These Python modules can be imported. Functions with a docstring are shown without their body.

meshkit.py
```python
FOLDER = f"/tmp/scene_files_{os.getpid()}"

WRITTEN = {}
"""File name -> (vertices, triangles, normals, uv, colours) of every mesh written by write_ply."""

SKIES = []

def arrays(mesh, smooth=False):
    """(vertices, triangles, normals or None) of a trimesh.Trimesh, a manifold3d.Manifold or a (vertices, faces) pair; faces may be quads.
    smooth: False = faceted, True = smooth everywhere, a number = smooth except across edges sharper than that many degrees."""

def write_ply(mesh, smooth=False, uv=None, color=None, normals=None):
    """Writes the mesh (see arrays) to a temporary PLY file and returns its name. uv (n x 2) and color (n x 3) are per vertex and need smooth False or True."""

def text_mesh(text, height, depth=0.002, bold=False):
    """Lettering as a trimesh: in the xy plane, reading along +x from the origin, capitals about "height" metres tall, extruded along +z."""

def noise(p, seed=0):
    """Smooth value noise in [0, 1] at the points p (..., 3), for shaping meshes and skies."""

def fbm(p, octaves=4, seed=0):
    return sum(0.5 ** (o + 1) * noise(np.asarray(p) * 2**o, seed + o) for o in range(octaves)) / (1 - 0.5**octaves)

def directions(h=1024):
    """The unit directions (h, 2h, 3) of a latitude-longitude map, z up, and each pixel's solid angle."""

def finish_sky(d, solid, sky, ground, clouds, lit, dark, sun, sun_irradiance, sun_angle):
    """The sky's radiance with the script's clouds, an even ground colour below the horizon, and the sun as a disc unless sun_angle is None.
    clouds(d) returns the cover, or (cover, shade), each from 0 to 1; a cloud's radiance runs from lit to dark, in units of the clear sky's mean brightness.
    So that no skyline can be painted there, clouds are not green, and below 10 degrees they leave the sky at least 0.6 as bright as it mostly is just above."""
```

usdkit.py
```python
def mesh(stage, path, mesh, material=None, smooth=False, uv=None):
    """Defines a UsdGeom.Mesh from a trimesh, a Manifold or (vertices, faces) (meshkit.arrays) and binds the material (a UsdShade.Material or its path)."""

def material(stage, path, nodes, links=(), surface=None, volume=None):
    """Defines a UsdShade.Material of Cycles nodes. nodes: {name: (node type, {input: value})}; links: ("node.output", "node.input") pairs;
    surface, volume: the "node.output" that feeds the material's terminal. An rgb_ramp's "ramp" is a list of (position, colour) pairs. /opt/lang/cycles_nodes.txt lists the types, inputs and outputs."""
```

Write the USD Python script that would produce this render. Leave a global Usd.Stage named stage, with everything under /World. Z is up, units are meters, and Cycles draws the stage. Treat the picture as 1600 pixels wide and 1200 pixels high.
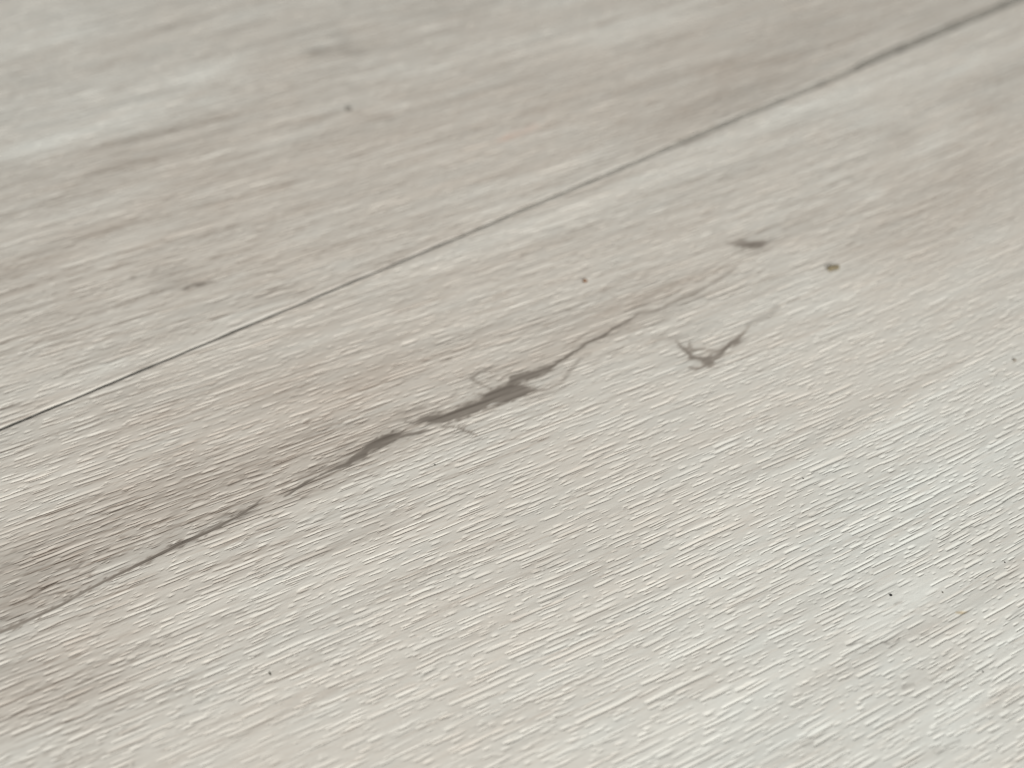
import math, random
import numpy as np, trimesh, usdkit, meshkit
from pxr import Gf, Sdf, Usd, UsdGeom, UsdLux, UsdShade, Vt

T = Sdf.ValueTypeNames
stage = Usd.Stage.CreateInMemory()
UsdGeom.SetStageUpAxis(stage, 'Z')
UsdGeom.SetStageMetersPerUnit(stage, 1.0)
UsdGeom.Xform.Define(stage, '/World')

# ------------------------------------------------------------------ camera
F = 2917.0                      # focal length in pixels of the 1600 px wide photograph
PITCH = math.radians(40.0)
S = 0.375                       # metres to the middle of the picture
EYE = np.array([0.0, -S * math.cos(PITCH), S * math.sin(PITCH)])
FWD = np.array([0.0, math.cos(PITCH), -math.sin(PITCH)])
UP = np.array([0.0, math.sin(PITCH), math.cos(PITCH)])
cam = UsdGeom.Camera.Define(stage, '/World/camera')
cam.CreateHorizontalApertureAttr(36.0)
cam.CreateVerticalApertureAttr(27.0)
cam.CreateFocalLengthAttr(36.0 * F / 1600.0)
cam.CreateClippingRangeAttr((0.02, 100.0))
cam.CreateFStopAttr(12.5)
cam.CreateFocusDistanceAttr(0.342)
cam.CreateExposureAttr(0.0)
m = Gf.Matrix4d(1, 0, 0, 0, 0, *UP[1:], 0, 0, *(-FWD[1:]), 0, *EYE, 1)
UsdGeom.Xformable(cam).AddTransformOp().Set(m)


# ------------------------------------------------------------------ lamps (unseen soft key in front at the right, big overhead fill added)
def lamp(name, pos, aim, w, h, power, color):
    l = UsdLux.RectLight.Define(stage, '/World/' + name)
    l.CreateWidthAttr(w)
    l.CreateHeightAttr(h)
    l.CreateIntensityAttr(power)
    l.CreateColorAttr(Gf.Vec3f(*color))
    z = np.array(pos, float) - np.array(aim, float)
    z /= np.linalg.norm(z)
    x = np.cross([0, 0, 1.0] if abs(z[2]) < 0.99 else [0, 1.0, 0], z)
    x /= np.linalg.norm(x)
    y = np.cross(z, x)
    UsdGeom.Xformable(l).AddTransformOp().Set(Gf.Matrix4d(*x, 0, *y, 0, *z, 0, *pos, 1))


KEY_AZ, KEY_EL, KEY_D = math.radians(165), math.radians(27), 1.35
kp = KEY_D * np.array([math.cos(KEY_EL) * math.sin(KEY_AZ), math.cos(KEY_EL) * math.cos(KEY_AZ), math.sin(KEY_EL)])
lamp('key_lamp', kp + [0.05, -0.05, 0], (0.05, -0.05, 0), 0.50, 0.50, 34.0, (1.0, 0.995, 0.975))  # soft key light out of view, not an actual window
lamp('overhead_fill', (0.10, 0.0, 1.2), (0.10, 0.0, 0), 1.0, 1.0, 2.72, (1.0, 0.995, 0.98))  # unseen fill, added to lift the whole floor evenly


# ------------------------------------------------------------------ the floor's own frame: u along the planks, v across, v = 0 at the seam
def ground(x, y):
    """The point of the floor seen at pixel (x, y) of the 1600 x 1200 photograph."""
    x, y = np.asarray(x, float), np.asarray(y, float)
    d = FWD + (x[..., None] - 800) / F * np.array([1.0, 0, 0]) + (600 - y[..., None]) / F * UP
    return EYE + d * (-EYE[2] / d[..., 2])[..., None]


ORG = ground(0, 672)
AX = ground(1600, 0) - ORG
AX /= np.linalg.norm(AX)
NX = np.array([-AX[1], AX[0], 0])


def uv_of(x, y):
    g = ground(x, y) - ORG
    return g @ AX, g @ NX


def pix(u, v):
    d = ORG + u[..., None] * AX + v[..., None] * NX - EYE
    z = np.maximum(d @ FWD, 0.03)
    return 800 + F * d[..., 0] / z, 600 - F * (d @ UP) / z


# direction of the grain, from slopes seen in the print: level lines of w(u, v) = v + sum c u^i v^j
SLOPES = """1450,970,.58;1100,870,.52;780,940,.50;500,970,.46;330,930,.41;225,980,.41;50,930,.36;50,1035,.40;100,780,.33;200,790,.33;80,730,.34;230,730,.34;130,480,.27;
70,480,.27;250,462,.27;170,315,.3;60,400,.33;150,265,.24;200,220,.24;330,190,.26;160,120,.31;560,190,.22;640,70,.2;470,262,.26;460,200,.2;735,198,.18;820,270,.33;1300,355,.37;
1570,320,.42;690,445,.34;750,535,.40;1180,675,.46;1020,655,.44;1450,740,.56;1550,1090,.6;1250,1150,.6;700,1100,.5;850,340,.42;300,1150,.42;1100,150,.3;1400,80,.38;1450,120,.42"""
sl = np.array([[float(t) for t in r.split(',')] for r in SLOPES.replace('\n', '').split(';')])
g0, g1 = ground(sl[:, 0], sl[:, 1]), ground(sl[:, 0] + 4, sl[:, 1] - 4 * sl[:, 2])
sd = ((g1 - g0) @ NX) / ((g1 - g0) @ AX)
su, sv = uv_of(sl[:, 0], sl[:, 1])
POW = [(1, 0), (2, 0), (1, 1), (0, 2), (3, 0), (2, 1), (1, 2), (0, 3)]
us, vs = 5.0, 6.0               # units that make the terms of order one
A = np.stack([i * (su * us) ** max(i - 1, 0) * us * (sv * vs) ** j + sd * j * (su * us) ** i * vs * (sv * vs) ** max(j - 1, 0) for i, j in POW], 1)
gu, gv = uv_of(*[q.ravel() for q in np.meshgrid(np.linspace(0, 1600, 7), np.linspace(-30, 1200, 6))])     # keeps the lines evenly spaced
B = 0.7 * np.stack([j * (gu * us) ** i * vs * (gv * vs) ** max(j - 1, 0) for i, j in POW], 1)
COEF = np.linalg.solve(A.T @ A + B.T @ B + 0.3 * np.eye(len(POW)), A.T @ (-sd))


def warp(u, v):
    u, v = np.clip(u, -0.08, 0.34), np.clip(v, -0.19, 0.18)
    return sum(c * (u * us) ** i * (v * vs) ** j for c, (i, j) in zip(COEF, POW))


def nz(a, b, seed):
    """Smooth noise from -1 to 1."""
    return meshkit.noise(np.stack([a, b, np.full_like(a, 0.37)], -1), seed) * 2 - 1


def fb(a, b, seed, o=3):
    return sum(0.5 ** k * nz(a * 2 ** k, b * 2 ** k, seed + k) for k in range(o))


# ------------------------------------------------------------------ what the print shows, as it lies on the planks (found by pixel, placed on the floor)
# cracks and knots: chains of (x, y, half width, darkness)
CRACKS = {
    'crack': [
        [(-30, 1003, 1.6, .8), (0, 988, 1.6, .8), (52, 965, 1.6, .8), (97, 944, 1.6, .9), (135, 922, 1.6, .9), (175, 902, 1.8, .9), (215, 882, 2.0, 1), (250, 865, 2.2, 1), (287, 847, 2, .95), (325, 831, 1.6, .9), (362, 811, 1.6, .85), (382, 800, 1.6, .85), (400, 788, 1.4, .75), (410, 777, 1, .5)],
    ],
    'crack_001': [
        [(445, 775, 1.2, .7), (456, 768, 1.8, .85), (480, 752, 1.8, .9), (500, 742, 1.8, .9), (525, 731, 2, .9), (545, 724, 3, .95), (555, 714, 5, .95), (567, 709, 6, .95), (575, 699, 4.5, .95), (587, 694, 6, .95), (607, 685, 6.5, 1), (620, 680, 5, 1), (632, 680, 2.4, .9), (660, 674, 1.5, .8), (674, 671, 1, .5)],
        [(440, 765, 1, .5), (450, 764, 1.1, .5), (457, 768, 1.2, .6)],
    ],
    'crack_002': [
        [(634, 658, 1.3, .7), (646, 661, 1.6, .8), (660, 655, 3, .9), (675, 654, 6, .95), (692, 653, 6.5, 1), (712, 646, 7.5, 1), (725, 641, 8.5, 1), (740, 637, 7.5, 1), (755, 630, 6, 1), (765, 622, 8, 1), (780, 617, 11.5, 1), (800, 612, 11.5, 1), (815, 610, 9, 1), (826, 608, 4.5, .9), (838, 609, 1.5, .6), (855, 608, 1.1, .45), (875, 597, 1, .4), (892, 585, .9, .25)],
        [(790, 605, 3.5, 1), (810, 590, 4, 1), (832, 585, 4, 1), (855, 577, 3.4, 1), (870, 566, 2.4, .95), (900, 548, 1.9, .9), (917, 535, 1.7, .9), (940, 525, 1.5, .8), (960, 512, 1.8, .85), (980, 502, 1.8, .8), (995, 492, 2, .7), (1010, 487, 2, .5), (1025, 484, 1.8, .5), (1050, 472, 2.2, .62), (1085, 459, 2.1, .62), (1105, 447, 1.9, .5), (1130, 432, 1.8, .45), (1150, 417, 1.6, .35)],
        [(835, 588, 2, .6), (815, 585, 2, .7), (798, 590, 2.2, .8)],
        [(769, 574, .7, .25), (760, 580, .9, .35), (750, 581, 1.2, .5), (737, 590, 1.9, .65), (742, 596, 1.8, .62), (755, 602, 1.2, .45), (768, 608, 1.6, .6)],
        [(690, 666, 1.2, .6), (710, 667, 1.5, .75), (722, 671, 1.8, .85), (735, 675, 1.7, .8), (745, 681, .9, .5)],
        [(716, 664, 1, .5), (728, 666, 1.2, .6)],
        [(738, 614, 1, .4), (752, 617, 1.6, .7), (768, 618, 2, .9)],
    ],
    'crack_003': [
        [(1057, 532, 1, .45), (1062, 540, 1.6, .8), (1070, 546, 2.2, .9), (1076, 551, 2.5, .95), (1080, 557, 2.3, .95), (1088, 559, 2, .9), (1100, 560, 2, .9), (1115, 559, 2.2, .9), (1127, 552, 2.2, .9), (1135, 541, 2.2, .95), (1142, 535, 2, .9), (1150, 532, 2.4, .9), (1157, 525, 2, .8), (1165, 517, 1.2, .5), (1171, 509, .8, .3)],
        [(1077, 536, 1.2, .6), (1080, 547, 1.8, .8)],
        [(1084, 547, 1.5, .7), (1100, 545, 1.3, .5), (1120, 548, 1, .35)],
        [(1098, 562, 3, .95), (1106, 566, 4.6, 1), (1114, 566, 2.4, .9)],
        [(1077, 574, 1.2, .6), (1087, 576, 1.4, .75), (1095, 574, 1.6, .8), (1101, 570, 2, .85)],
    ],
    'knot': [
        [(1148, 380, 2.0, .7), (1160, 382, 4.4, .95), (1175, 382, 5, 1), (1187, 381, 4, .9), (1198, 380, 1.4, .4)],
        [(1134, 379, 1.4, .3), (1150, 381, 2, .5)],
    ],
    'knot_001': [
        [(284, 453, 2, .5), (292, 451, 3, .75), (298, 447, 2, .6), (312, 445, 2.7, .8), (322, 443, 2.2, .7), (334, 439, 1.4, .4)],
    ],
}
# fainter marks that stay part of the plank's print: (x, y, half width, darkness)
MARKS = [
    [(1000, 478, 1.6, .25), (1040, 463, 1.8, .38), (1075, 446, 1.6, .3), (1100, 436, 1.4, .2)], [(1060, 480, 1.6, .25), (1100, 462, 1.8, .35), (1140, 446, 1.5, .25), (1175, 428, 1.4, .15)], [(1200, 372, 1.6, .3), (1240, 352, 2, .25), (1290, 330, 2, .18)], [(880, 545, 1.5, .25), (915, 522, 1.6, .35), (950, 507, 1.5, .25)], [(820, 622, 1.2, .35), (850, 618, 1.2, .3), (885, 604, 1, .2)],
    [(1167, 507, 3.5, .28), (1185, 499, 4.5, .3), (1200, 492, 5, .3), (1214, 480, 5, .2)],
    [(1010, 537, 2.5, .2), (1020, 530, 3, .28), (1040, 529, 3, .3), (1060, 526, 3, .28), (1075, 523, 2, .15)],
    [(985, 532, 2, .3), (1005, 522, 1.6, .22)], [(950, 552, 2, .3), (975, 542, 1.6, .3)], [(882, 590, 3, .3), (890, 580, 3, .35), (907, 560, 3, .4), (922, 552, 2, .3)],
    [(925, 571, 2, .3), (940, 566, 1.5, .25)], [(1020, 507, 3, .2), (1045, 499, 2.5, .2)],
    [(990, 480, 3, .2), (1030, 455, 3, .2), (1050, 444, 3, .25), (1062, 440, 2, .2)],
    [(1182, 364, 2.5, .3), (1200, 357, 4, .22), (1225, 349, 3, .15)], [(1195, 377, 1.2, .3), (1220, 373, 1, .2)], [(1115, 362, 4, .2), (1130, 358, 3, .15)],
    [(0, 968, 2, .6), (25, 962, 2, .55), (40, 955, 1.4, .4)], [(45, 933, 1.6, .5), (60, 924, 1.6, .5), (75, 915, 2, .55), (86, 909, 1.4, .5)],
    [(112, 888, 1.8, .5), (122, 885, 2, .6), (130, 877, 1.5, .5)], [(140, 897, 1.4, .4), (148, 888, 1.4, .35)], [(150, 866, 1.4, .4), (162, 859, 1.8, .55), (171, 857, 1.4, .5)],
    [(188, 841, 1.6, .5), (207, 837, 1.6, .45), (240, 822, 1.2, .35)], [(252, 811, 2, .3), (280, 797, 2.2, .3)], [(308, 823, 1.4, .4), (335, 812, 1.5, .45), (350, 805, 2, .5), (360, 801, 1.8, .5)],
    [(148, 802, 1.8, .35), (156, 802, 1.6, .4), (180, 791, 1.5, .4)], [(238, 778, 1, .3), (270, 766, 1, .25)], [(0, 886, 1.2, .45), (30, 875, 1.2, .4), (60, 852, 1.6, .4), (75, 847, 1.2, .35)],
    [(368, 961, 1.4, .5), (385, 955, 1.2, .45)], [(336, 971, 1.2, .45), (350, 965, 1, .4), (363, 961, 1.1, .4)], [(154, 997, 2, .35)], [(338, 1019, 1.6, .5), (342, 1018, 1.4, .5)],
    [(440, 753, 2.4, .25), (480, 744, 2, .25), (505, 727, 3, .25)], [(524, 698, 1.4, .4), (540, 694, 1.4, .35), (556, 690, 1.3, .3)], [(375, 745, 3, .25), (380, 744, 3, .25)],
    [(620, 645, 2, .3), (645, 640, 2.5, .35), (665, 636, 2, .25)], [(590, 665, 2.6, .25), (620, 657, 2.6, .3), (640, 652, 2, .3)], [(704, 620, 2, .3), (712, 614, 2, .25)], [(690, 565, 1.8, .3), (705, 559, 1.6, .3)],
    [(205, 434, 3.4, .4), (209, 433, 3, .35)], [(238, 424, 2.4, .25), (246, 420, 2.4, .25)], [(238, 459, 1.6, .22), (262, 453, 1.6, .22), (286, 451, 1.6, .35)], [(180, 481, 1.6, .25), (205, 471, 1.4, .2)],
    [(145, 548, 1.8, .2), (158, 543, 1.8, .22)], [(148, 492, 2.5, .2), (163, 487, 2.5, .2)],
    [(1400, 943, 2.2, .28), (1408, 940, 1.6, .2)], [(1378, 1004, 1.8, .28), (1392, 1006, 1.6, .25), (1405, 998, 1.4, .2)], [(1440, 993, 2, .22), (1450, 990, 2, .18)], [(1325, 1008, 1.6, .2), (1352, 1004, 1.6, .25), (1362, 1007, 1.2, .15)],
    [(1412, 1074, 3, .25), (1428, 1069, 2.5, .2)], [(1476, 1166, 2.2, .25), (1490, 1161, 2, .3), (1500, 1157, 2, .25)], [(1256, 1165, 2.4, .25), (1270, 1161, 2.6, .25)], [(1460, 1172, 4, .15), (1470, 1170, 4, .15)],
    [(1496, 958, 1.6, .25), (1503, 958, 1.8, .3), (1512, 956, 1.2, .2)], [(1574, 966, 2, .2), (1600, 950, 2, .2)], [(1390, 432, 1.5, .3), (1400, 426, 1.2, .2)], [(1480, 364, 1.6, .2), (1493, 358, 2, .25)],
    [(1190, 656, 1.6, .25), (1203, 650, 1.4, .25)], [(1325, 280, 3, .18), (1335, 277, 3, .18)],
    [(540, 170, 3, .1), (560, 178, 3.5, .12), (590, 179, 4, .14), (610, 178, 3, .1)],
]
# soft patches of tone: x, y, half length, half width, change of level, slope (rise to the right), warmth (+ pinkish, - cool grey)
BLOBS = """350,720,420,120,-5,.42,5;1480,280,180,110,-4,.4,3;450,300,600,170,-4,.3,6;1150,100,330,80,-4,.4,3;1000,440,260,60,-2,.42,2;1420,1080,520,300,3,.45,-9;1450,740,280,120,2,.5,-6;120,170,210,60,4,.35,-4;500,560,420,75,-4,.4,3;120,1060,170,50,-8,.42,4;1480,330,200,80,-3,.4,2;1100,330,160,30,-3,.4,2;330,790,380,50,-6,.42,2;30,930,110,70,-7,.42,2;60,1080,130,40,-3,.42,2;480,640,260,30,-1,.4,2;900,540,260,36,-4,.44,4;1000,470,180,24,-3,.42,3;60,40,150,60,9,.35,-4;210,178,115,26,9,.42,-4;60,232,70,16,5,.35,-2;330,112,60,11,9,.42,-4;330,158,50,9,7,.1,-4;60,228,80,18,7,.35,-4;250,207,70,6,-13,.22,2;360,178,50,5,-7,.25,2;160,232,60,10,-7,.2,2;
160,270,60,8,-8,.24,2;120,140,50,6,-5,.32,1;205,130,45,6,-9,.4,2;320,84,34,6,-7,.35,2;260,108,26,5,-7,.2,2;60,85,60,10,-5,.35,2;190,62,60,18,-2,.35,3;70,345,65,9,7,.3,-3;200,302,80,8,6,.32,-3;160,396,70,7,6,.32,-3;
30,380,50,8,4,.3,-2;60,410,70,7,-7,.36,3;150,368,60,7,-6,.34,3;250,315,60,6,-5,.3,3;360,497,55,6,9,.38,-4;160,503,50,8,6,.28,-3;100,605,55,8,8,.36,-4;170,568,30,8,5,.35,-4;265,425,45,20,-9,.15,1;120,445,50,8,-5,.28,2;40,470,50,6,-5,.25,2;
10,430,30,18,-6,.25,2;40,640,60,12,-4,.36,2;200,545,60,10,-3,.36,2;120,575,50,5,-4,.38,1;310,600,50,5,-3,.4,2;
492,80,27,9,-14,.05,-1;533,64,17,13,-12,-.2,-1;550,82,20,8,-9,0,-1;620,72,70,6,-8,.12,0;715,51,50,6,-6,.1,0;700,16,75,12,-6,.12,0;590,22,40,14,3,.3,-3;440,95,60,30,2,.3,2;545,137,9,7,-5,0,0;543,8,7,6,-7,0,0;
620,110,60,9,5,.2,-3;690,120,40,7,4,.2,-3;600,162,45,7,6,.05,-2;500,175,40,7,4,.15,-4;480,192,50,5,-6,.18,1;455,218,60,10,5,.2,-3;720,305,90,9,7,.3,-3;640,240,60,8,3,.25,-3;780,40,80,16,1,.12,1;1000,45,110,16,6,.2,-2;900,62,60,12,3,.2,-2;
880,150,80,22,-3,.25,1;1150,150,150,26,-8,.35,1;1260,70,150,42,-7,.38,1;1500,20,110,25,-6,.4,1;1050,190,120,14,-4,.35,1;900,255,120,12,8,.42,-3;760,330,60,8,5,.42,-2;1080,205,50,8,2,.4,0;1040,120,60,6,-5,.3,1;1120,40,50,8,3,.3,-1;
1230,176,90,13,10,.40,-5;1320,145,80,12,7,.38,-4;1040,265,150,20,8,.4,-3;850,345,90,15,8,.4,-3;700,405,80,14,7,.4,-3;590,440,60,9,5,.4,-3;1470,110,110,16,5,.38,-3;1472,205,40,18,4,.9,-2;1450,240,36,16,3.5,.8,-1;1362,304,20,9,9,.5,-4;1350,205,60,5,-3,.3,1;
1570,160,80,38,-6,.3,1;1500,260,70,40,-3,.3,1;1410,215,26,22,-5,-.2,1;1260,300,70,12,-5,.3,1;1330,330,90,26,-3,.35,1;1050,330,60,10,-2,.3,1;1300,250,60,12,3,.3,-1;1520,390,100,14,-3,.4,1;1550,370,60,10,5,.4,-2;1300,470,60,8,5,.4,-3;
1010,420,90,12,2,.35,-2;900,440,90,26,1,.35,0;760,470,90,20,-2,.35,1;970,480,70,14,-3,.45,1;900,590,70,12,-3,.4,2;1100,515,60,12,-4,.4,1;560,600,140,30,-1,.36,2;640,640,60,10,-5,.3,2;560,700,80,14,-5,.4,2;
150,830,230,44,-5,.36,1;60,900,120,42,-5,.42,1;30,950,60,16,-8,.45,1;60,1030,80,22,-5,.4,2;25,1075,50,10,-5,.4,2;110,970,60,10,-4,.4,2;20,772,90,8,3,.33,-2;110,735,90,8,3,.34,-2;250,690,110,9,2,.36,-2;330,655,70,6,2,.36,-2;190,700,100,6,-4,.32,2;330,740,150,16,-5,.36,2;480,700,120,14,-3,.36,2;
210,760,100,8,-4,.32,1;250,930,120,20,-1,.4,1;400,870,120,20,-2,.42,2;180,1000,60,7,-4,.4,3;330,1040,100,20,1,.42,-2;480,980,120,20,2,.45,-3;560,950,60,5,-3,.44,3;700,880,130,10,-4,.45,2;620,760,120,14,2,.42,-2;
850,880,200,10,-5,.48,1;930,905,120,14,-8,.5,1;1000,830,120,9,-4,.5,0;840,960,140,10,3,.5,-2;1100,820,110,10,3,.5,-2;800,720,100,14,-2,.45,2;1130,700,150,12,3,.47,-3;1250,700,160,14,-4,.5,0;1340,650,110,10,-4,.5,0;1180,760,150,9,3,.5,-2;1480,740,150,26,4,.5,-3;
1420,640,110,16,3,.48,-3;1560,560,80,22,3,.5,-2;1300,790,120,7,-4,.52,1;1420,850,120,14,3,.55,-3;1280,870,90,8,-6,.5,2;1190,830,80,10,2,.52,-3;1130,900,110,10,5,.52,-3;1430,925,50,22,6,.3,-3;1360,975,50,20,5,.2,-3;1530,940,45,9,-9,.5,3;1580,905,40,8,-9,.5,3;1470,980,50,14,-7,.3,2;
1555,845,60,9,-6,.52,2;1400,1000,70,10,-6,.3,2;1330,1040,70,14,-7,.4,2;1260,1080,70,12,-5,.5,2;1450,1050,70,12,-5,.5,2;1260,950,60,8,-5,.55,2;1570,1095,50,14,-8,.55,2;1500,1110,70,26,4,.55,-3;1300,1130,90,16,3,.55,-3;1260,1160,50,7,-7,.3,3;1220,1190,70,10,-6,.4,2;
1440,1180,50,9,-6,.3,3;1080,1010,130,14,5,.55,-3;1200,1000,90,10,3,.55,-2;1000,1080,140,14,-3,.55,1;1100,1120,130,20,4,.55,-2;860,1060,140,16,4,.52,-3;700,1020,130,12,-3,.5,2;600,1090,140,18,3,.5,-2;450,1110,120,14,-2,.46,2;300,1120,110,20,2,.45,-2;150,1130,90,20,-3,.44,1;60,1160,70,14,2,.42,-2;
900,1160,130,16,4,.55,-2;780,1130,100,9,-4,.5,2;1560,1010,60,12,4,.55,-2;1570,680,60,12,-3,.5,1;1520,610,80,10,-3,.5,1"""
BLOBS = np.array([[float(t) for t in r.split(',')] for r in BLOBS.replace('\n', '').split(';')])


# slivers torn along the grain from the edges of the wider cracks
rng = np.random.default_rng(4)
for key_, lo_ in (('crack_001', 2.6), ('crack_002', 2.6), ('crack_003', 2.1), ('knot', 2.4), ('crack', 1.5)):
    new = []
    for ch in CRACKS[key_]:
        for (xa, ya, ra, da), (xb, yb, rb, db) in zip(ch[:-1], ch[1:]):
            for _ in range(max(1, int(math.hypot(xb - xa, yb - ya) / (3.2 if key_ != 'crack' else 9)))):
                t = rng.random()
                rr = ra + t * (rb - ra)
                if rr < lo_:
                    continue
                x, y = xa + t * (xb - xa), ya + t * (yb - ya) + rng.choice([-1, 1]) * (rr + rng.uniform(-0.5, 3.6))
                L, g = rng.uniform(6, 14 + 2.4 * rr), rng.normal(0.36, 0.10)
                f = rng.uniform(0.2, 0.8)
                k = rng.uniform(0.45, 0.95)
                new.append([(x - L * f, y + L * f * g, .3, .25 * k), (x, y, rng.uniform(1.0, 1.9), k), (x + L * (1 - f), y - L * (1 - f) * g, .3, .25 * k)])
    CRACKS[key_] += new


def chain_mask(X, Y, chains, grow=0.0, soft=0.75):
    out = np.zeros(X.shape, np.float32)
    for ch in chains:
        pts = ch if len(ch) > 1 else ch + [(ch[0][0] + .5, *ch[0][1:])]
        for (x0, y0, r0, d0), (x1, y1, r1, d1) in zip(pts[:-1], pts[1:]):
            R = max(r0, r1) + grow + soft + 4
            sel = np.nonzero((X > min(x0, x1) - R) & (X < max(x0, x1) + R) & (Y > min(y0, y1) - R) & (Y < max(y0, y1) + R))
            if not len(sel[0]):
                continue
            px, py = X[sel], Y[sel]
            L2 = (x1 - x0) ** 2 + (y1 - y0) ** 2 + 1e-9
            t = np.clip(((px - x0) * (x1 - x0) + (py - y0) * (y1 - y0)) / L2, 0, 1)
            d = np.hypot(px - x0 - t * (x1 - x0), py - y0 - t * (y1 - y0))
            r = r0 + t * (r1 - r0) + grow
            mk = np.clip((r + soft - d) / (2 * soft), 0, 1) * (d0 + t * (d1 - d0))
            out[sel] = np.maximum(out[sel], mk)
    return out


class Strokes:
    """Short strokes along the grain in lanes of one pitch: looks up, for every point, the stroke of its lane it lies on."""

    def __init__(self, seed, pitch, mean, gap, width, u0=-0.72, u1=0.72, span=0.36):
        r = np.random.default_rng(seed)
        self.p, n = pitch, int(span / pitch)
        self.lo = -n // 2 - 40
        starts, lens, lane = [], [], []
        for k in range(n + 80):
            c = int((u1 - u0) / (mean + gap)) + 20
            l = np.clip(r.gamma(1.7, mean / 1.7, c), mean * 0.18, mean * 4)
            g = r.exponential(gap, c) + mean * 0.06
            s = u0 - r.random() * mean * 3 + np.cumsum(l + g) - l
            starts.append(s), lens.append(l), lane.append(np.full(c, k))
        lane, self.s, self.l = np.concatenate(lane), np.concatenate(starts), np.concatenate(lens)
        self.key = lane * 4.0 + self.s
        n = len(lane)
        self.off = r.random(n) * (1 - min(0.95, 1.15 * width / pitch)) * pitch
        self.w = width * np.clip(r.normal(1, 0.28, n), 0.5, 1.7)
        self.h = np.clip(r.normal(1, 0.3, n), 0.35, 1.7)

    def at(self, u, w):
        k = np.floor(w / self.p)
        i = np.clip(np.searchsorted(self.key, (k - self.lo) * 4.0 + u) - 1, 0, len(self.s) - 1)
        a = u - self.s[i]                                   # along the stroke
        return a, self.l[i], w - k * self.p - self.off[i], self.w[i], self.h[i]


BARS = [Strokes(11, 0.00098, 0.0028, 0.0021, 0.00061), Strokes(12, 0.00138, 0.0040, 0.0036, 0.00076), Strokes(13, 0.00078, 0.0014, 0.0048, 0.00050)]
PORES = [Strokes(21, 0.00060, 0.0050, 0.016, 0.00020), Strokes(22, 0.00095, 0.0100, 0.030, 0.00026)]


def sm(x):
    x = np.clip(x, 0, 1)
    return x * x * (3 - 2 * x)


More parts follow.
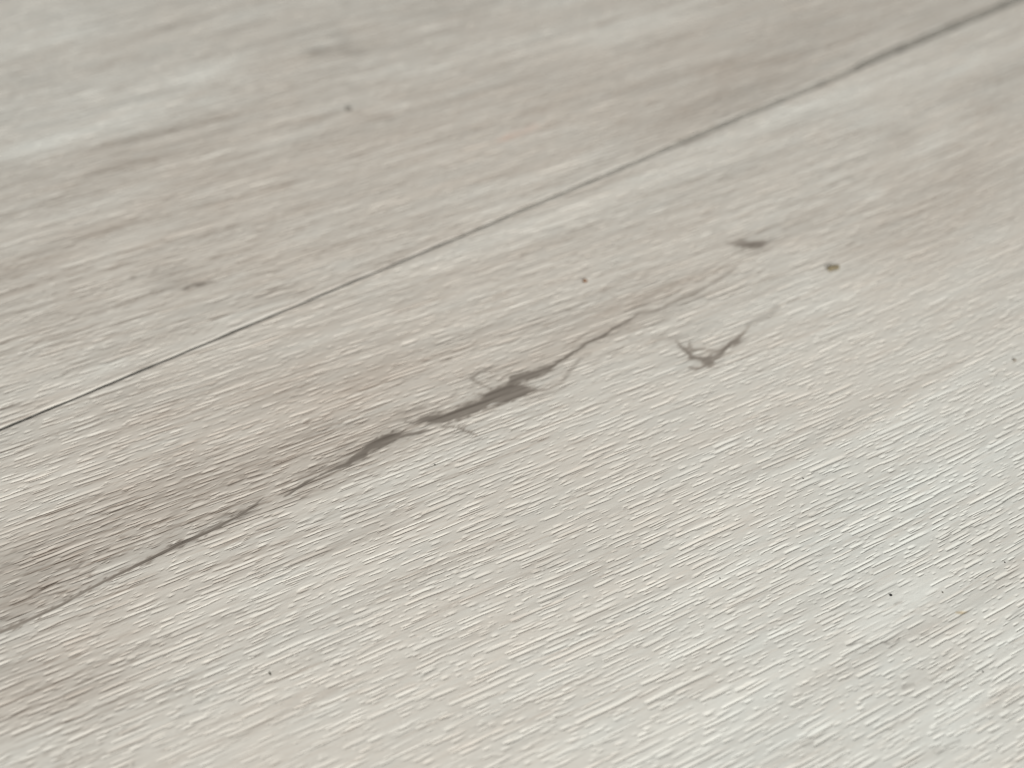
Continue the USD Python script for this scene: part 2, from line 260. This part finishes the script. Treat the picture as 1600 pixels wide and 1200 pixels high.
def plank_surface(u, v, seed):
    """Height (m), colour and crack masks of the printed, embossed vinyl at the points (u, v)."""
    X, Y = pix(u, v)
    X = X + 0 * u
    near = (X > -150) & (X < 1750) & (Y > -150) & (Y < 1350)
    X, Y = np.where(near, X, -9e3), np.where(near, Y, -9e3)
    wv = v + warp(u, v)
    wob = wv + 0.00016 * nz(u / 0.006, wv / 0.003, seed + 1) + 0.0005 * nz(u / 0.035, wv / 0.02, seed + 2)
    # ---- cracks: edges roughened along the grain
    jx = 2.0 * nz(u / 0.0012, wob / 0.0005, seed + 3) + 1.5 * nz(u / 0.0006, wob / 0.00025, seed + 4)
    jy = 1.6 * nz(u / 0.0030, wob / 0.0006, seed + 5) + 1.5 * nz(u / 0.0016, wob / 0.00030, seed + 6) + 0.8 * nz(u / 0.0007, wob / 0.0003, seed + 16)
    jj = {'crack': 0.35, 'knot': 0.6, 'crack_003': 0.6}
    masks = {k: chain_mask(X + jj.get(k, 1) * jx, Y + jj.get(k, 1) * jy, c, grow={'crack_003': 0.8, 'crack': 0.3}.get(k, 0.2)) for k, c in CRACKS.items()}
    crack = np.max(list(masks.values()), 0)
    halo = np.max([chain_mask(X + 2 * jx, Y + 2 * jy, c, grow=1.5, soft=3.5) for c in CRACKS.values()], 0)
    wide = np.max([chain_mask(X + 3 * jx, Y + 2 * jy, c, grow=6, soft=11) for k, c in CRACKS.items() if k != 'knot_001'], 0)
    fibre = sm(fb(u / 0.010, wob / 0.00042, seed + 11, 2) * 1.6 - 0.10)
    pale = sm(fb(u / 0.004, wob / 0.00050, seed + 13, 2) * 1.5 - 0.35)
    mark = chain_mask(X + jx, Y + jy, MARKS, soft=1.4) * (1 + 0.5 * ((X > 1200) & (Y > 880)))
    # ---- tone of the print
    tone, warm = np.zeros_like(u), np.zeros_like(u)
    bx = 12 * nz(u / 0.02, wob / 0.004, seed + 7) + 9 * nz(u / 0.007, wob / 0.0015, seed + 8)
    by = 3 * nz(u / 0.03, wob / 0.004, seed + 9) + 2.5 * nz(u / 0.012, wob / 0.0010, seed + 10)
    for x, y, a, b, lv, s, wm in BLOBS:
        q = math.hypot(1, s)
        sel = np.nonzero((np.abs(X - x) < 2.6 * a + 20) & (np.abs(Y - y) < 2.6 * (b + a * abs(s)) + 8))
        if not len(sel[0]):
            continue
        dx, dy = X[sel] + bx[sel] - x, Y[sel] + by[sel] - y
        g = np.exp(-0.9 * (((dx - s * dy) / q / a) ** 2 + ((dy + s * dx) / q / b) ** 2) ** 1.3)
        tone[sel] += 1.2 * lv * g
        warm[sel] += 0.42 * wm * g
    st = 3.5 * fb(u / 0.070, wob / 0.0045, seed + 20) + 7.0 * fb(u / 0.040, wob / 0.0014, seed + 24) + 11 * fb(u / 0.013, wob / 0.00055, seed + 28, 2) + 5 * nz(u / 0.008, wob / 0.00028, seed + 35)
    lightside = sm((X + 1.6 * (Y - 640) - 700) / 700)        # the paler half of the front plank
    st = st * (1 - 0.5 * lightside) if seed < 500 else st
    st = st - 17 * sm(fb(u / 0.022, wob / 0.0007, seed + 37) * 1.5 - 0.25) * (1 - 0.55 * lightside)
    tone += st
    warm += 1.6 * nz(u / 0.012, wob / 0.0035, seed + 32) - 0.07 * st + 1.0 * nz(u / 0.004, wob / 0.0011, seed + 33)
    dens = sm((nz(u / 0.05, wob / 0.010, seed + 34) + 0.4 - 0.06 * tone) / 1.2)
    for k, P in enumerate(PORES):
        a, l, d, w, h = P.at(u, wob)
        on = sm(a / 0.0012) * sm((l - a) / 0.0015) * np.exp(-((d - w) / w) ** 2 * 1.6) * (a < l)
        tone -= 26 * on * h * (0.22 + 0.60 * dens) * (0.25 + 0.75 * sm((1000 - X) / 800))
        warm += 2.0 * on
    tone = tone - 69 * np.maximum(crack, 0) - 68 * np.minimum(mark, 1) * (1 - crack) - 5 * halo * (1 - crack) - (44 * wide * fibre + 4 * wide) * (1 - crack) + 20 * crack * pale
    warm = np.where(crack > 0.3, 3.5, warm + 2.0 * mark)
    grain = 2.2 * nz(u / 0.0011, wob / 0.00034, seed + 40) + 1.6 * nz(u / 0.0005, v / 0.0003, seed + 41)
    tone = tone + grain * (1 - crack)
    # ---- emboss: pressed-in strokes, steep on the -v side, easy on the +v side
    smooth = sm((nz(u / 0.030, wob / 0.012, seed + 50) + 0.80) / 0.45)
    flat = np.exp(-(((X - 1432) / 55) ** 2 + ((Y - 935) / 22) ** 2)) + np.exp(-(((X - 1360) / 40) ** 2 + ((Y - 980) / 18) ** 2))
    knobs = (0.35 + 0.65 * smooth) * (1 - 0.85 * np.clip(flat, 0, 1)) * (1 - np.clip(crack * 1.3, 0, 1)) * (1 - 0.5 * np.clip(halo, 0, 1))
    z, line = np.zeros_like(u), np.zeros_like(u)
    for k, (B, amp) in enumerate(zip(BARS, (0.000148, 0.000175, 0.000112))):
        a, l, d, w, h = B.at(u, wob + (0.0004, 0.0011, 0.0002)[k] + 0.00010 * nz(u / 0.003, wv / 0.0012, seed + 60 + k))
        ends = sm(a / 0.0006) * sm((l - a) / (0.0009 + 0.35 * l)) * (a < l)
        rise = 0.30
        t = np.clip(d / w, 0, 1)
        prof = np.where(t < rise, sm(t / rise), (0.5 + 0.5 * np.cos(np.pi * np.clip((t - rise) / (1 - rise), 0, 1))))
        z = np.maximum(z, amp * h * ends * prof)
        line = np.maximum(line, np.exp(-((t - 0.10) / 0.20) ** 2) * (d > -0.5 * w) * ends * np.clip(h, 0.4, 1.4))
    edge_dark = line * knobs * (1 - crack) * (20 * (1 - lightside) * (0.35 + 0.65 * dens) + 5)
    tone = tone - edge_dark  # darker line along the steep side of each stroke
    warm = warm + 0.10 * edge_dark
    # a faint peach scuff and a tan stain, as printed
    scuff = chain_mask(X + jx, Y + jy, [[(778, 219, 3, .5), (790, 215, 5, 1), (803, 210, 5, .7), (822, 204, 4, .7), (838, 196, 4, .5)]], soft=3)
    tan = chain_mask(X, Y, [[(1494, 957, 1.5, .7), (1503, 957, 2.2, 1), (1510, 956, 1.5, .6)]], soft=1.2)
    col = np.stack([196 + tone + 0.65 * warm + 8 * scuff + 3 * tan, 191.6 + tone - 0.25 * warm - 2 * scuff - 6 * tan, 182.5 + tone * 0.97 - 0.75 * warm - 4 * scuff - 22 * tan], -1)
    z = -z * knobs + 0.000012 * fb(u / 0.006, wob / 0.0013, seed + 70, 2) + 0.000005 * nz(u / 0.0010, wob / 0.00045, seed + 75)
    z -= 0.00007 * crack + 0.00004 * mark
    return z, col, masks


def srgb_linear(c):
    c = np.clip(c / 255.0, 0, 1)
    return np.where(c < 0.04045, c / 12.92, ((c + 0.055) / 1.055) ** 2.4)


# ------------------------------------------------------------------ materials
def mat(name, nodes, links, surface='p.BSDF'):
    return usdkit.material(stage, '/World/Looks/' + name, nodes, links, surface=surface)


vinyl = mat('printed_vinyl', {
    'a': ('attribute', {'attribute': 'print'}), 'g': ('geometry', {}),
    'n': ('noise_texture', {'scale': 2600.0, 'detail': 2.0, 'roughness': 0.6}),
    'b': ('bump', {'strength': 0.35, 'distance': 0.00006}),
    'p': ('principled_bsdf', {'roughness': 0.52, 'specular_ior_level': 0.28}),
}, [('g.position', 'n.vector'), ('n.fac', 'b.height'), ('a.color', 'p.base_color'), ('b.normal', 'p.normal')])


def plain(name, c, rough=0.7, scale=900.0, vary=0.35):
    return mat(name, {'g': ('geometry', {}), 'n': ('noise_texture', {'scale': scale, 'detail': 3.0}),
                      'r': ('rgb_ramp', {'ramp': [(0.25, [x * (1 - vary) for x in c]), (0.75, [min(1, x * (1 + vary)) for x in c])]}),
                      'p': ('principled_bsdf', {'roughness': rough, 'specular_ior_level': 0.3})},
               [('g.position', 'n.vector'), ('n.fac', 'r.fac'), ('r.color', 'p.base_color')])


core = plain('vinyl_core', (0.20, 0.19, 0.17))
tongue_mat = plain('dusty_tongue', (0.36, 0.34, 0.30), vary=0.25, scale=300)
concrete = plain('grey_screed', (0.22, 0.21, 0.20), scale=60)


def put(path, pts, faces, material, normals=None, color=None):
    me = UsdGeom.Mesh.Define(stage, path)
    me.CreatePointsAttr(Vt.Vec3fArray.FromNumpy(np.ascontiguousarray(pts, np.float32)))
    me.CreateFaceVertexCountsAttr(Vt.IntArray.FromNumpy(np.full(len(faces), faces.shape[1], np.int32)))
    me.CreateFaceVertexIndicesAttr(Vt.IntArray.FromNumpy(np.ascontiguousarray(faces, np.int32).ravel()))
    me.CreateSubdivisionSchemeAttr('none')
    if normals is not None:
        me.CreateNormalsAttr(Vt.Vec3fArray.FromNumpy(np.ascontiguousarray(normals, np.float32)))
        me.SetNormalsInterpolation('vertex')
    if color is not None:
        UsdGeom.PrimvarsAPI(me).CreatePrimvar('print', T.Color3fArray, 'vertex').Set(Vt.Vec3fArray.FromNumpy(np.ascontiguousarray(color, np.float32)))
    UsdShade.MaterialBindingAPI.Apply(me.GetPrim()).Bind(material)
    return me.GetPrim()


def say(p, **kw):
    for k, t in kw.items():
        p.SetCustomDataByKey(k, t)
    return p


# ------------------------------------------------------------------ the floor: two planks
floor = UsdGeom.Xform.Define(stage, '/World/floor')
ang = math.degrees(math.atan2(AX[1], AX[0]))
fx = UsdGeom.Xformable(floor)
fx.AddTranslateOp().Set(Gf.Vec3d(*map(float, ORG)))
fx.AddRotateZOp().Set(ang)
say(floor.GetPrim(), kind='structure', label='pale grey-beige wood-look vinyl plank floor with embossed grain', category='floor')

WIDTH, THICK, HALF = 0.196, 0.005, 0.62
# the part of each row v = const that the camera sees
corner = np.array([uv_of(x, y) for x, y in ((-40, -40), (1640, -40), (1640, 1240), (-40, 1240))])


def chord(v):
    lo, hi = [], []
    for vv in v:
        us_ = []
        for (u0, v0), (u1, v1) in zip(corner, np.roll(corner, -1, 0)):
            if (v0 - vv) * (v1 - vv) <= 0 and v0 != v1:
                us_.append(u0 + (u1 - u0) * (vv - v0) / (v1 - v0))
        lo.append(min(us_) if us_ else np.nan)
        hi.append(max(us_) if us_ else np.nan)
    lo, hi = np.array(lo), np.array(hi)
    ok = ~np.isnan(lo)
    lo, hi = np.interp(v, v[ok], lo[ok]), np.interp(v, v[ok], hi[ok])
    mid, half = (lo + hi) / 2, np.maximum((hi - lo) / 2, 0.03) + 0.004
    return mid - half, mid + half


def seam_gap(u):
    """How far the back plank's printed edge stands off the front plank's: tight at the left, open at the right."""
    return 0.00066 + 0.0004 * sm((u - 0.10) / 0.03) + 0.0008 * sm((u - 0.150) / 0.03) + 0.0014 * sm((u - 0.228) / 0.012) + 0.00008 * np.sin(u * 260) + 0.00006 * np.sin(u * 610 + 1)


def build_plank(name, back, seed, dv, ncol, label):
    sgn = 1 if back else -1
    bev = np.array([0, .0001, .0002, .0003, .00042, .00056])
    far = (corner[:, 1].max() if back else -corner[:, 1].min()) + 0.002
    r = np.concatenate([bev, np.arange(0.0007, far, dv), np.linspace(far + 0.001, WIDTH, 5)])
    r = r[r <= WIDTH]
    v0 = (sgn * r) if back else (sgn * r)[::-1]
    lo, hi = chord(v0)
    q = np.linspace(0, 1, ncol)
    fine = lo[:, None] + (hi - lo)[:, None] * q
    wing = np.array([1, .55, .28, .12, .04, .01])
    left = lo[:, None] + (-HALF - lo)[:, None] * wing
    right = hi[:, None] + (HALF - hi)[:, None] * wing[::-1]
    u = np.hstack([left, fine, right])
    v = np.repeat(v0[:, None], u.shape[1], 1)
    if back:
        v = v + seam_gap(u) * np.exp(-(v / 0.02))
    z, col, masks = plank_surface(u, v, seed)
    e = np.abs(v - (seam_gap(u) if back else 0)) if back else np.abs(v)
    # the worn, slightly bevelled edge
    roll = np.clip(1 - e / 0.0005, 0, 1)
    z = z * sm(e / 0.0009) - 0.00022 * roll ** 2
    # surface normal from the height field over the sheared grid
    gi = lambda a: np.gradient(a, axis=0)
    gj = lambda a: np.gradient(a, axis=1)
    ui, uj, vi, vj, zi, zj = gi(u), gj(u), gi(v), gj(v), gi(z), gj(z)
    det = ui * vj - uj * vi
    hu, hv = (zi * vj - zj * vi) / det, (ui * zj - uj * zi) / det
    nrm = np.stack([-hu, -hv, np.ones_like(hu)], -1)
    nrm /= np.linalg.norm(nrm, axis=-1, keepdims=True)
    P = np.stack([u, v, z], -1)
    R, Cn = u.shape
    idx = np.arange(R * Cn).reshape(R, Cn)
    quads = np.stack([idx[:-1, :-1], idx[:-1, 1:], idx[1:, 1:], idx[1:, :-1]], -1)
    lin = srgb_linear(col) * 0.97
    path = f'/World/floor/{name}'
    owner = np.full((R - 1, Cn - 1), -1)
    names = list(masks)
    for k, nm in enumerate(names):
        mk = masks[nm]
        f = np.maximum(np.maximum(mk[:-1, :-1], mk[1:, 1:]), np.maximum(mk[:-1, 1:], mk[1:, :-1]))
        owner[(f > 0.42) & (owner < 0)] = k
    flat_p, flat_n, flat_c = P.reshape(-1, 3), nrm.reshape(-1, 3), lin.reshape(-1, 3)
    keep = quads[owner < 0].reshape(-1, 4)
    # sides and underside, so that the plank is a solid board
    rim = np.concatenate([idx[0, :], idx[1:, -1], idx[-1, -2::-1], idx[-2:0:-1, 0]])
    prim = put(path, flat_p, keep, vinyl, flat_n, flat_c)
    say(prim, label=label)
    top = flat_p[rim]
    low = top.copy()
    low[:, 2] = -THICK
    n = len(rim)
    k = np.arange(n)
    side = np.stack([k, k + n, (k + 1) % n + n, (k + 1) % n], -1)
    b4 = np.array([[-HALF, v0[0]], [HALF, v0[0]], [HALF, v0[-1]], [-HALF, v0[-1]]])
    base = np.column_stack([b4, np.full(4, -THICK)])
    put(f'{path}/core', np.vstack([top, low, base]), np.vstack([side, [[2 * n + 3, 2 * n + 2, 2 * n + 1, 2 * n]]]), core)
    for kk, nm in enumerate(names):
        q4 = quads[owner == kk].reshape(-1, 4)
        if len(q4) < 4:
            continue
        used, inv = np.unique(q4, return_inverse=True)
        c = put(f'{path}/{nm}', flat_p[used], inv.reshape(-1, 4), vinyl, flat_n[used], flat_c[used])
        say(c, label=PART_LABELS[nm])
    return prim


PART_LABELS = {
    'crack': 'long thin dark hairline crack in the print at the left edge of the front plank',
    'crack_001': 'dark brown crack swelling into a narrow patch, left of the widest crack',
    'crack_002': 'widest grey-brown crack with thin branches in the middle of the front plank',
    'crack_003': 'small dark hook-shaped crack right of the widest crack',
    'knot': 'small dark oblong knot mark on the front plank, above the hook-shaped crack',
    'knot_001': 'small blurred dark knot streak on the back plank near the left edge',
}
build_plank('floor_plank', True, 500, 0.00020, 400, 'back plank beyond the seam, softly blurred pale grain with faint smudges')
build_plank('floor_plank_001', False, 100, 0.000105, 470, 'front plank before the seam, sharply embossed and marked with dark cracks')

# the grey tongue of the front plank, seen where the seam stands open
tu = np.linspace(-HALF, HALF, 900)
tz = -0.0022 + 0.0015 * sm((tu - 0.085) / 0.03) - 0.0004 * sm(1 - np.abs(tu - 0.190) / 0.008) - 0.0006 * sm((tu - 0.226) / 0.010) + 0.00008 * nz(tu / 0.012, tu * 0, 7) + 0.00005 * nz(tu / 0.003, tu * 0, 8)
tv = np.array([-0.0004, 0.0012, 0.0034, 0.0036])
tp = np.stack([np.repeat(tu[:, None], 4, 1), np.repeat(tv[None], 900, 0), np.column_stack([tz, tz, tz, np.full(900, -0.0030)])], -1)
ti = np.arange(3600).reshape(900, 4)
tq = np.stack([ti[:-1, :-1], ti[1:, :-1], ti[1:, 1:], ti[:-1, 1:]], -1).reshape(-1, 4)
put('/World/floor/floor_plank_001/tongue', tp.reshape(-1, 3), tq, tongue_mat)

sub = trimesh.creation.box([2.4, 2.4, 0.05])
sub.apply_translation([0, 0, -THICK - 0.001 - 0.025])
say(usdkit.mesh(stage, '/World/subfloor', sub, concrete).GetPrim(), kind='structure', label='grey screed under the planks', category='subfloor')


# ------------------------------------------------------------------ crumbs and grit lying on the planks
def grain_of(name, x, y, size, lift, c, label, cat, seed, turn=0.0, sub=2, rough=0.8, lumps=False):
    """A small irregular piece resting on the floor at pixel (x, y); size in metres (length, width, height)."""
    g = ground(x, y)
    m = trimesh.creation.icosphere(subdivisions=sub, radius=1.0)
    if lumps:
        m = trimesh.util.concatenate([m.copy().apply_scale(k).apply_translation(t) for k, t in ((0.62, (-.42, .05, 0)), (0.55, (.40, -.12, -.05)), (0.40, (.05, .45, .05)), (0.34, (.72, .25, -.1)))])
    p = np.array(m.vertices)
    f = 1 + 0.55 * (meshkit.fbm(p * 1.3 + 7.1 * seed, 3, seed) - 0.5) + 0.35 * (meshkit.noise(p * 3.1, seed + 5) - 0.5)
    p = p * f[:, None] * (np.array(size) / 2)
    p[:, 2] = np.maximum(p[:, 2], -0.30 * size[2])
    p[:, 2] -= p[:, 2].min()
    a = math.radians(turn)
    p[:, :2] = p[:, :2] @ np.array([[math.cos(a), math.sin(a)], [-math.sin(a), math.cos(a)]])
    material = plain('grit_' + str(seed), c, rough, scale=2500.0)
    me = usdkit.mesh(stage, '/World/' + name, trimesh.Trimesh(p, m.faces, process=False), material, smooth=40)
    UsdGeom.Xformable(me).AddTranslateOp().Set(Gf.Vec3d(float(g[0]), float(g[1]), lift))
    say(me.GetPrim(), label=label, category=cat)


grain_of('crumb', 1302, 421, (0.0028, 0.0020, 0.0014), 0.00002, (0.20, 0.165, 0.10), 'olive-brown crumb on the front plank, largest loose crumb in view', 'crumb', 1, 20, 3, lumps=True)
grain_of('crumb_001', 914, 440, (0.0010, 0.0009, 0.0007), 0.00002, (0.20, 0.11, 0.06), 'tiny reddish-brown crumb on the front plank, above the widest crack', 'crumb', 2)
grain_of('grit_speck', 545, 172, (0.0012, 0.0012, 0.0010), 0.00002, (0.16, 0.145, 0.125), 'blurred dark grey speck on the back plank, the only one beyond the seam', 'speck', 3)
grain_of('grit_speck_001', 1392, 930.5, (0.00052, 0.00044, 0.00032), 0.00003, (0.012, 0.012, 0.012), 'round black speck on the flat pale patch at lower right, darkest of all', 'speck', 4)
grain_of('grit_speck_002', 422, 1053, (0.00034, 0.0008, 0.0002), 0.00003, (0.09, 0.085, 0.07), 'thin curved dark speck among the ridges at lower left', 'speck', 5, 25)
grain_of('grit_speck_003', 1255, 748, (0.0003, 0.00026, 0.0002), 0.00003, (0.08, 0.07, 0.06), 'small dark speck on the front plank, right of the picture middle', 'speck', 6)
grain_of('grit_speck_004', 1585, 563, (0.0008, 0.0007, 0.0004), 0.00003, (0.24, 0.21, 0.17), 'soft grey-brown speck at the right edge of the picture', 'speck', 7)
grain_of('grit_speck_005', 1125, 904, (0.00022, 0.00022, 0.00016), 0.00003, (0.07, 0.065, 0.05), 'pinhead grey speck between ridges, left of the black speck', 'speck', 8)
grain_of('grit_speck_006', 1536, 1050, (0.00024, 0.0003, 0.00016), 0.00003, (0.06, 0.06, 0.055), 'tiny dark speck near the lower right corner', 'speck', 9)
grain_of('grit_speck_007', 1570, 879, (0.00024, 0.0003, 0.00016), 0.00003, (0.06, 0.055, 0.05), 'tiny dark speck by the right edge, above the brown streak', 'speck', 10)
grain_of('grit_speck_008', 680, 727, (0.00036, 0.0003, 0.00025), 0.00003, (0.09, 0.085, 0.075), 'faint dark speck just below the widest crack', 'speck', 11)
grain_of('grit_speck_009', 1473, 926, (0.00028, 0.00034, 0.00022), 0.00003, (0.15, 0.14, 0.12), 'faintest grey speck, right of the black speck', 'speck', 12)
